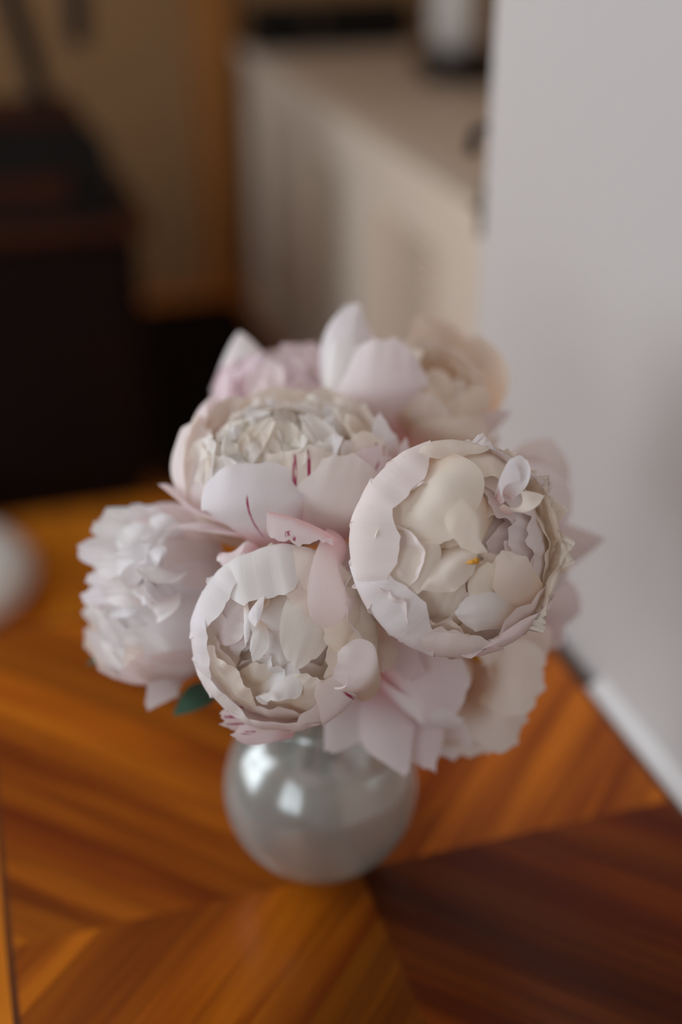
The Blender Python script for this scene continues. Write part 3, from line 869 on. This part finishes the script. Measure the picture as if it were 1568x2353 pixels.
# ---- D: bloom turned to the left
D = bloom('white peony turned out sideways over the open table top with a green leaf under it', 352, 1380, 0.668, 188, (-0.80, 0.16, 0.55), 34)
stem(D, SLOT['D'])
heart(D, [(9, 0.92, 0.66, 0.42, 0.4), (8, 0.84, 0.50, 0.36, 0.5), (7, 0.78, 0.34, 0.32, 0.5), (6, 0.72, 0.15, 0.28, 0.5), (4, 0.66, 0.02, 0.3, 0.2)], [WHITE, WHITE, CREAM], ('petal',))
for k, ph in enumerate((0, 40, 78, 115, 150, 190, 228, 262, 300, 335)):
    ring_petal(D, ph, BOWL + [(1.0, 0.3), (0.9, 0.5)], 0.52, (WHITE, BLUSH, PINK)[k % 3] if 250 < ph or ph < 80 else WHITE, rnd=0.3, rag=0.03, ruf=0.08, crumple=0.02)
hero(D, [(500, 1400, 12), (470, 1300, -14), (400, 1200, -12), (330, 1165, -4)], [40, 70, 75, 50], [(-0.3, -0.2, -1), (-0.3, -0.6, -1)], PINK, 0.7, rnd=0.3)
hero(D, [(500, 1400, 12), (460, 1470, -16), (400, 1520, -18)], [50, 95, 70], [(-0.3, 0.2, -1), (-0.3, 0.6, -1)], BLUSH, 0.7, rnd=0.3)
hero(D, [(480, 1480, 10), (370, 1560, -16), (285, 1545, -14), (225, 1470, -8)], [40, 55, 68, 55], [(-0.2, 0.9, -0.5), (0.6, 0.6, -0.4)], WHITE, 0.9, rnd=0.3, rag=0.03, ruf=0.06)
hero(D, [(470, 1500, 8), (400, 1570, -12), (334, 1634, -10)], [40, 62, 18], (-0.4, 0.6, -0.8), WHITE, 0.6, rnd=0.35, rag=0.03)
hero(D, [(330, 1440, 0), (260, 1390, -20), (205, 1400, -22)], [30, 34, 20], (0.2, 0.7, 0.6), WHITE, 0.7, rnd=0.3, rag=0.06, mtl='streak_blotch')
drng = random.Random(19)
for (xt, yt, hw_, far) in ((205, 1208, 34, 0), (172, 1262, 44, 0), (214, 1296, 40, -14), (190, 1330, 30, -6), (182, 1376, 42, -4), (232, 1362, 40, -22), (228, 1180, 40, 6),
                           (296, 1160, 46, 4), (270, 1222, 48, -14), (262, 1290, 50, -26), (290, 1352, 52, -32), (236, 1408, 34, -14), (336, 1204, 48, -14), (330, 1290, 52, -34), (340, 1390, 54, -34)):
    bx_, by_ = 395 + drng.uniform(-20, 20), 1340 + (yt - 1340) * 0.45
    hero(D, [(bx_, by_, -4), ((bx_ + xt) / 2, (by_ + yt) / 2 + drng.uniform(-12, 4), far - 16), (xt, yt, far - 12)], [hw_ * 0.6, hw_, hw_ * 0.85],
         [(drng.uniform(-.3, .2), 0.5, 0.9), (drng.uniform(0, .6), drng.uniform(-.2, .7), 0.8)], WHITE, drng.uniform(0.5, 1.0), rnd=0.35, rag=drng.uniform(0.015, 0.05), ruf=0.12, crumple=0.05)
lf = lambda pts, ws, n: hero(D, pts, ws, n, (0.1, 0.2, 0.1), 0.35, rnd=0.2, rag=0.0, mtl='leaf', name='leaf')
lf([(510, 1570, 12), (455, 1603, 0), (398, 1644, -4)], [16, 36, 9], (0.2, 0.8, 0.6))
lf([(260, 1490, 20), (228, 1512, 20), (200, 1528, 18)], [10, 14, 4], (0, 0.8, 0.6))

# ---- E: loose open bloom low on the wall side
E = bloom('loose cream and blush peony drooping low over the glass beside the wall', 1050, 1565, 0.668, 175, (0.45, -0.50, 0.72), 45)
stem(E, SLOT['E'])
heart(E, [(7, 0.78, 0.62, 0.36, 0.4), (6, 0.62, 0.45, 0.3, 0.4), (5, 0.5, 0.2, 0.26, 0.4)], [CREAM, CREAM, PEACH])
hero(E, [(1090, 1560, 5), (1175, 1555, -12), (1258, 1560, -6)], [50, 88, 74], [(0.1, 0.2, 1), (-0.2, 0, 1)], CREAM, 0.5, rnd=0.3, rag=0.03, ruf=0.08, mtl='petal_cream', notch=0.05)
hero(E, [(1080, 1600, 5), (1150, 1650, -8), (1205, 1680, 0)], [50, 80, 62], (0, 0.2, 1), CREAM, 0.5, rnd=0.3, rag=0.05, ruf=0.06, mtl='petal_cream')
hero(E, [(1130, 1540, 8), (1200, 1480, 2), (1250, 1420, 6)], [50, 62, 48], (-0.1, 0.1, 1), CREAM, 0.5, rnd=0.3, rag=0.04, ruf=0.06)
hero(E, [(1060, 1600, 12), (1090, 1670, 4), (1120, 1735, 8)], [50, 76, 46], (-0.1, 0.3, 1), CREAM, 0.5, rnd=0.3, rag=0.045, ruf=0.06, mtl='petal_cream')
hero(E, [(985, 1620, 6), (1040, 1690, 0), (1070, 1745, 6)], [45, 56, 32], (-0.1, 0.3, 1), BLUSH, 0.4, rnd=0.3, rag=0.08)
hero(E, [(930, 1590, -6), (965, 1690, -16), (1000, 1780, -14)], [40, 62, 16], (-0.2, 0.2, -1), PINK, 0.5, rnd=0.35, rag=0.05)
hero(E, [(880, 1570, -10), (890, 1680, -24), (938, 1788, -24)], [36, 66, 16], (-0.1, 0.2, -1), BLUSH, 0.5, rnd=0.35, rag=0.03)
hero(E, [(850, 1570, -8), (800, 1660, -22), (748, 1734, -24)], [44, 58, 22], (0.2, 0.4, -1), BLUSH, 0.5, rnd=0.35, rag=0.04)
hero(E, [(860, 1570, -6), (960, 1650, -26), (1080, 1672, -24)], [40, 52, 34], [(0.1, 0.9, -0.6), (0, 0.7, -0.6)], WHITE, 0.7, rnd=0.25, rag=0.04)
hero(E, [(870, 1530, -10), (965, 1570, -36), (1080, 1590, -32)], [50, 108, 88], [(0.2, 0.3, -1), (0, 0.1, -1)], BLUSH, 0.6, rnd=0.22, rag=0.02)
hero(E, [(975, 1425, -12), (955, 1490, -44), (925, 1560, -52)], [55, 62, 56], [(0, 0.2, -1), (0, 0.6, -0.8)], PINK, 0.6, rnd=0.3, rag=0.03, ruf=0.08)
hero(E, [(905, 1418, -40), (886, 1472, -66), (880, 1550, -66)], [18, 40, 34], (0, 0.1, -1), CREAM, 1.3, rnd=0.25, rag=0.04, ruf=0.08, mtl='petal_cream')
stamens(E, 1092, 1505, -20, 9, 16)

# ---- F: tall cupped bloom at the back, peach inside
F = bloom('tall cupped peony with a peach hollow behind the others next to the wall', 985, 900, 0.700, 195, (0.2, 0.72, 0.62), 52)
stem(F, SLOT['F'])
heart(F, [(7, 0.70, 0.5, 0.36, 0.3), (6, 0.6, 0.35, 0.3, 0.4), (5, 0.5, 0.15, 0.26, 0.4)], [CREAM, PEACH, CREAM], ('petal_cream',))
hero(F, [(1010, 1000, 40), (1110, 930, 46), (1125, 840, 40), (1070, 765, 28)], [50, 70, 74, 50], [(-0.6, 0.3, 0.6), (-0.5, -0.6, 0.8)], (0.93, 0.80, 0.66), 0.8, rnd=0.3, rag=0.03, ruf=0.05, mtl='petal_peach')
hero(F, [(990, 960, 50), (1010, 860, 56), (990, 780, 46), (950, 728, 34)], [60, 85, 80, 45], [(0, 0.3, 1), (0.1, -0.7, 0.7)], (0.93, 0.80, 0.66), 0.6, rnd=0.3, rag=0.03, ruf=0.08, mtl='petal_peach')
hero(F, [(1020, 1040, 10), (1120, 1000, 8), (1178, 945, 14)], [50, 72, 34], (-0.6, 0.6, -0.3), BLUSH, 0.7, rnd=0.3, rag=0.04)
hero(F, [(1010, 1055, 0), (1045, 1000, -26), (1068, 918, -16)], [90, 128, 104], [(0, 0.6, -0.8), (-0.2, 0, -1)], CREAM, 0.8, rnd=0.25, rag=0.03, ruf=0.05)
hero(F, [(860, 1000, 5), (800, 890, -12), (792, 775, 0), (815, 690, 10)], [40, 76, 74, 38], [(0.3, 0.3, -1), (0.3, -0.2, -1)], WHITE, 0.8, rnd=0.3, rag=0.02, ruf=0.05)
hero(F, [(915, 1020, 0), (875, 910, -34), (880, 770, -22)], [45, 112, 98], [(0.1, 0.5, -1), (0.2, -0.2, -1)], BLUSH, 0.75, rnd=0.25, rag=0.025, ruf=0.04)
hero(F, [(850, 1000, 0), (788, 900, -22), (790, 770, -16)], [30, 52, 46], [(0.3, 0.4, -1), (0.2, -0.2, -1)], WHITE, 0.9, rnd=0.28, rag=0.02, ruf=0.06)

# ---- H: pink frilled bloom at the back
H = bloom('pink frilled peony at the back with one upright pointed white petal', 655, 905, 0.730, 165, (-0.1, 0.9, 0.35), 61)
stem(H, SLOT['H'])
heart(H, [(8, 0.92, 0.7, 0.36, 0.5), (8, 0.82, 0.5, 0.3, 0.6), (7, 0.75, 0.3, 0.26, 0.6), (5, 0.7, 0.1, 0.24, 0.5), (4, 0.62, 0.02, 0.28, 0.2)], [PINK, ROSE, PINK], ('petal',))
hero(H, [(565, 960, 10), (556, 860, 6), (550, 762, 14)], [50, 76, 36], [(0.2, 0, -1), (0.3, -0.3, -1)], WHITE, 0.7, rnd=0.32, pw=2, rag=0.0)
hero(H, [(560, 960, 10), (510, 925, 0), (482, 888, 2)], [34, 40, 20], (0.5, 0.5, -0.5), WHITE, 0.7, rnd=0.3, rag=0.06, ruf=0.1)
hero(H, [(700, 960, 10), (705, 860, 10), (715, 780, 14)], [60, 75, 50], (0, 0, 1), ROSE, 0.6, rnd=0.3, rag=0.05, ruf=0.1)
hero(H, [(640, 960, 10), (640, 890, 10), (650, 815, 14)], [50, 60, 40], (0, 0, 1), PINK, 0.6, rnd=0.3, rag=0.06, ruf=0.1)
hero(H, [(760, 960, 0), (740, 900, -6), (740, 850, 0)], [50, 56, 40], (0, 0, 1), ROSE, 0.6, rnd=0.3, rag=0.06, ruf=0.1)

for (pts, ws) in (([(600, 960, -4), (610, 900, -10), (620, 868, -8)], [24, 30, 20]), ([(650, 950, -6), (660, 880, -14), (672, 842, -10)], [26, 30, 20]),
                  ([(700, 950, -6), (702, 870, -14), (712, 822, -8)], [26, 32, 22]), ([(720, 950, -8), (735, 900, -16), (748, 866, -12)], [26, 32, 20]),
                  ([(560, 960, -4), (575, 915, -10), (585, 888, -8)], [24, 28, 18]), ([(640, 960, -10), (640, 915, -20), (645, 888, -18)], [26, 30, 20])):
    hero(H, pts, ws, [(0, 0.4, 1), (0, -0.2, 1)], PINK, 0.8, rnd=0.3, rag=0.06, ruf=0.15, crumple=0.05)

# ---- I: bloom turned to the wall
I = bloom('shaded blush peony turned to the wall behind the large cream one', 1190, 1215, 0.705, 168, (0.93, 0.0, -0.12), 73)
stem(I, SLOT['I'])
heart(I, [(6, 0.8, 0.6, 0.4, 0.3), (6, 0.65, 0.3, 0.34, 0.3)], [BLUSH, CREAM], ('petal',))
for ph in (10, 80, 150, 220, 290):
    ring_petal(I, ph, BOWL + [(1.0, 0.3), (0.92, 0.5)], 0.52, BLUSH, rnd=0.25, rag=0.015, ruf=0.05)
hero(I, [(1150, 1150, 0), (1230, 1080, -8), (1262, 1005, 0)], [60, 84, 58], [(0.4, 0, -1), (0, -0.3, -1)], BLUSH, 0.7, rnd=0.3, rag=0.03)
hero(I, [(1160, 1200, 0), (1250, 1160, -10), (1300, 1100, -4)], [60, 70, 40], (0.2, 0, -1), BLUSH, 0.7, rnd=0.3, rag=0.03)
hero(I, [(1190, 1260, 0), (1295, 1262, -10), (1394, 1238, -4)], [60, 62, 12], (0.2, 0.4, -1), BLUSH, 0.6, rnd=0.3, rag=0.02)
hero(I, [(1180, 1340, 0), (1270, 1390, -6), (1335, 1410, 0)], [50, 68, 58], (-0.1, 0.3, -1), BLUSH, 0.6, rnd=0.3, rag=0.03)
hero(I, [(1180, 1380, 4), (1250, 1450, 0), (1290, 1490, 4)], [40, 46, 26], (-0.2, 0.6, -0.6), PINK, 0.6, rnd=0.3, rag=0.03)
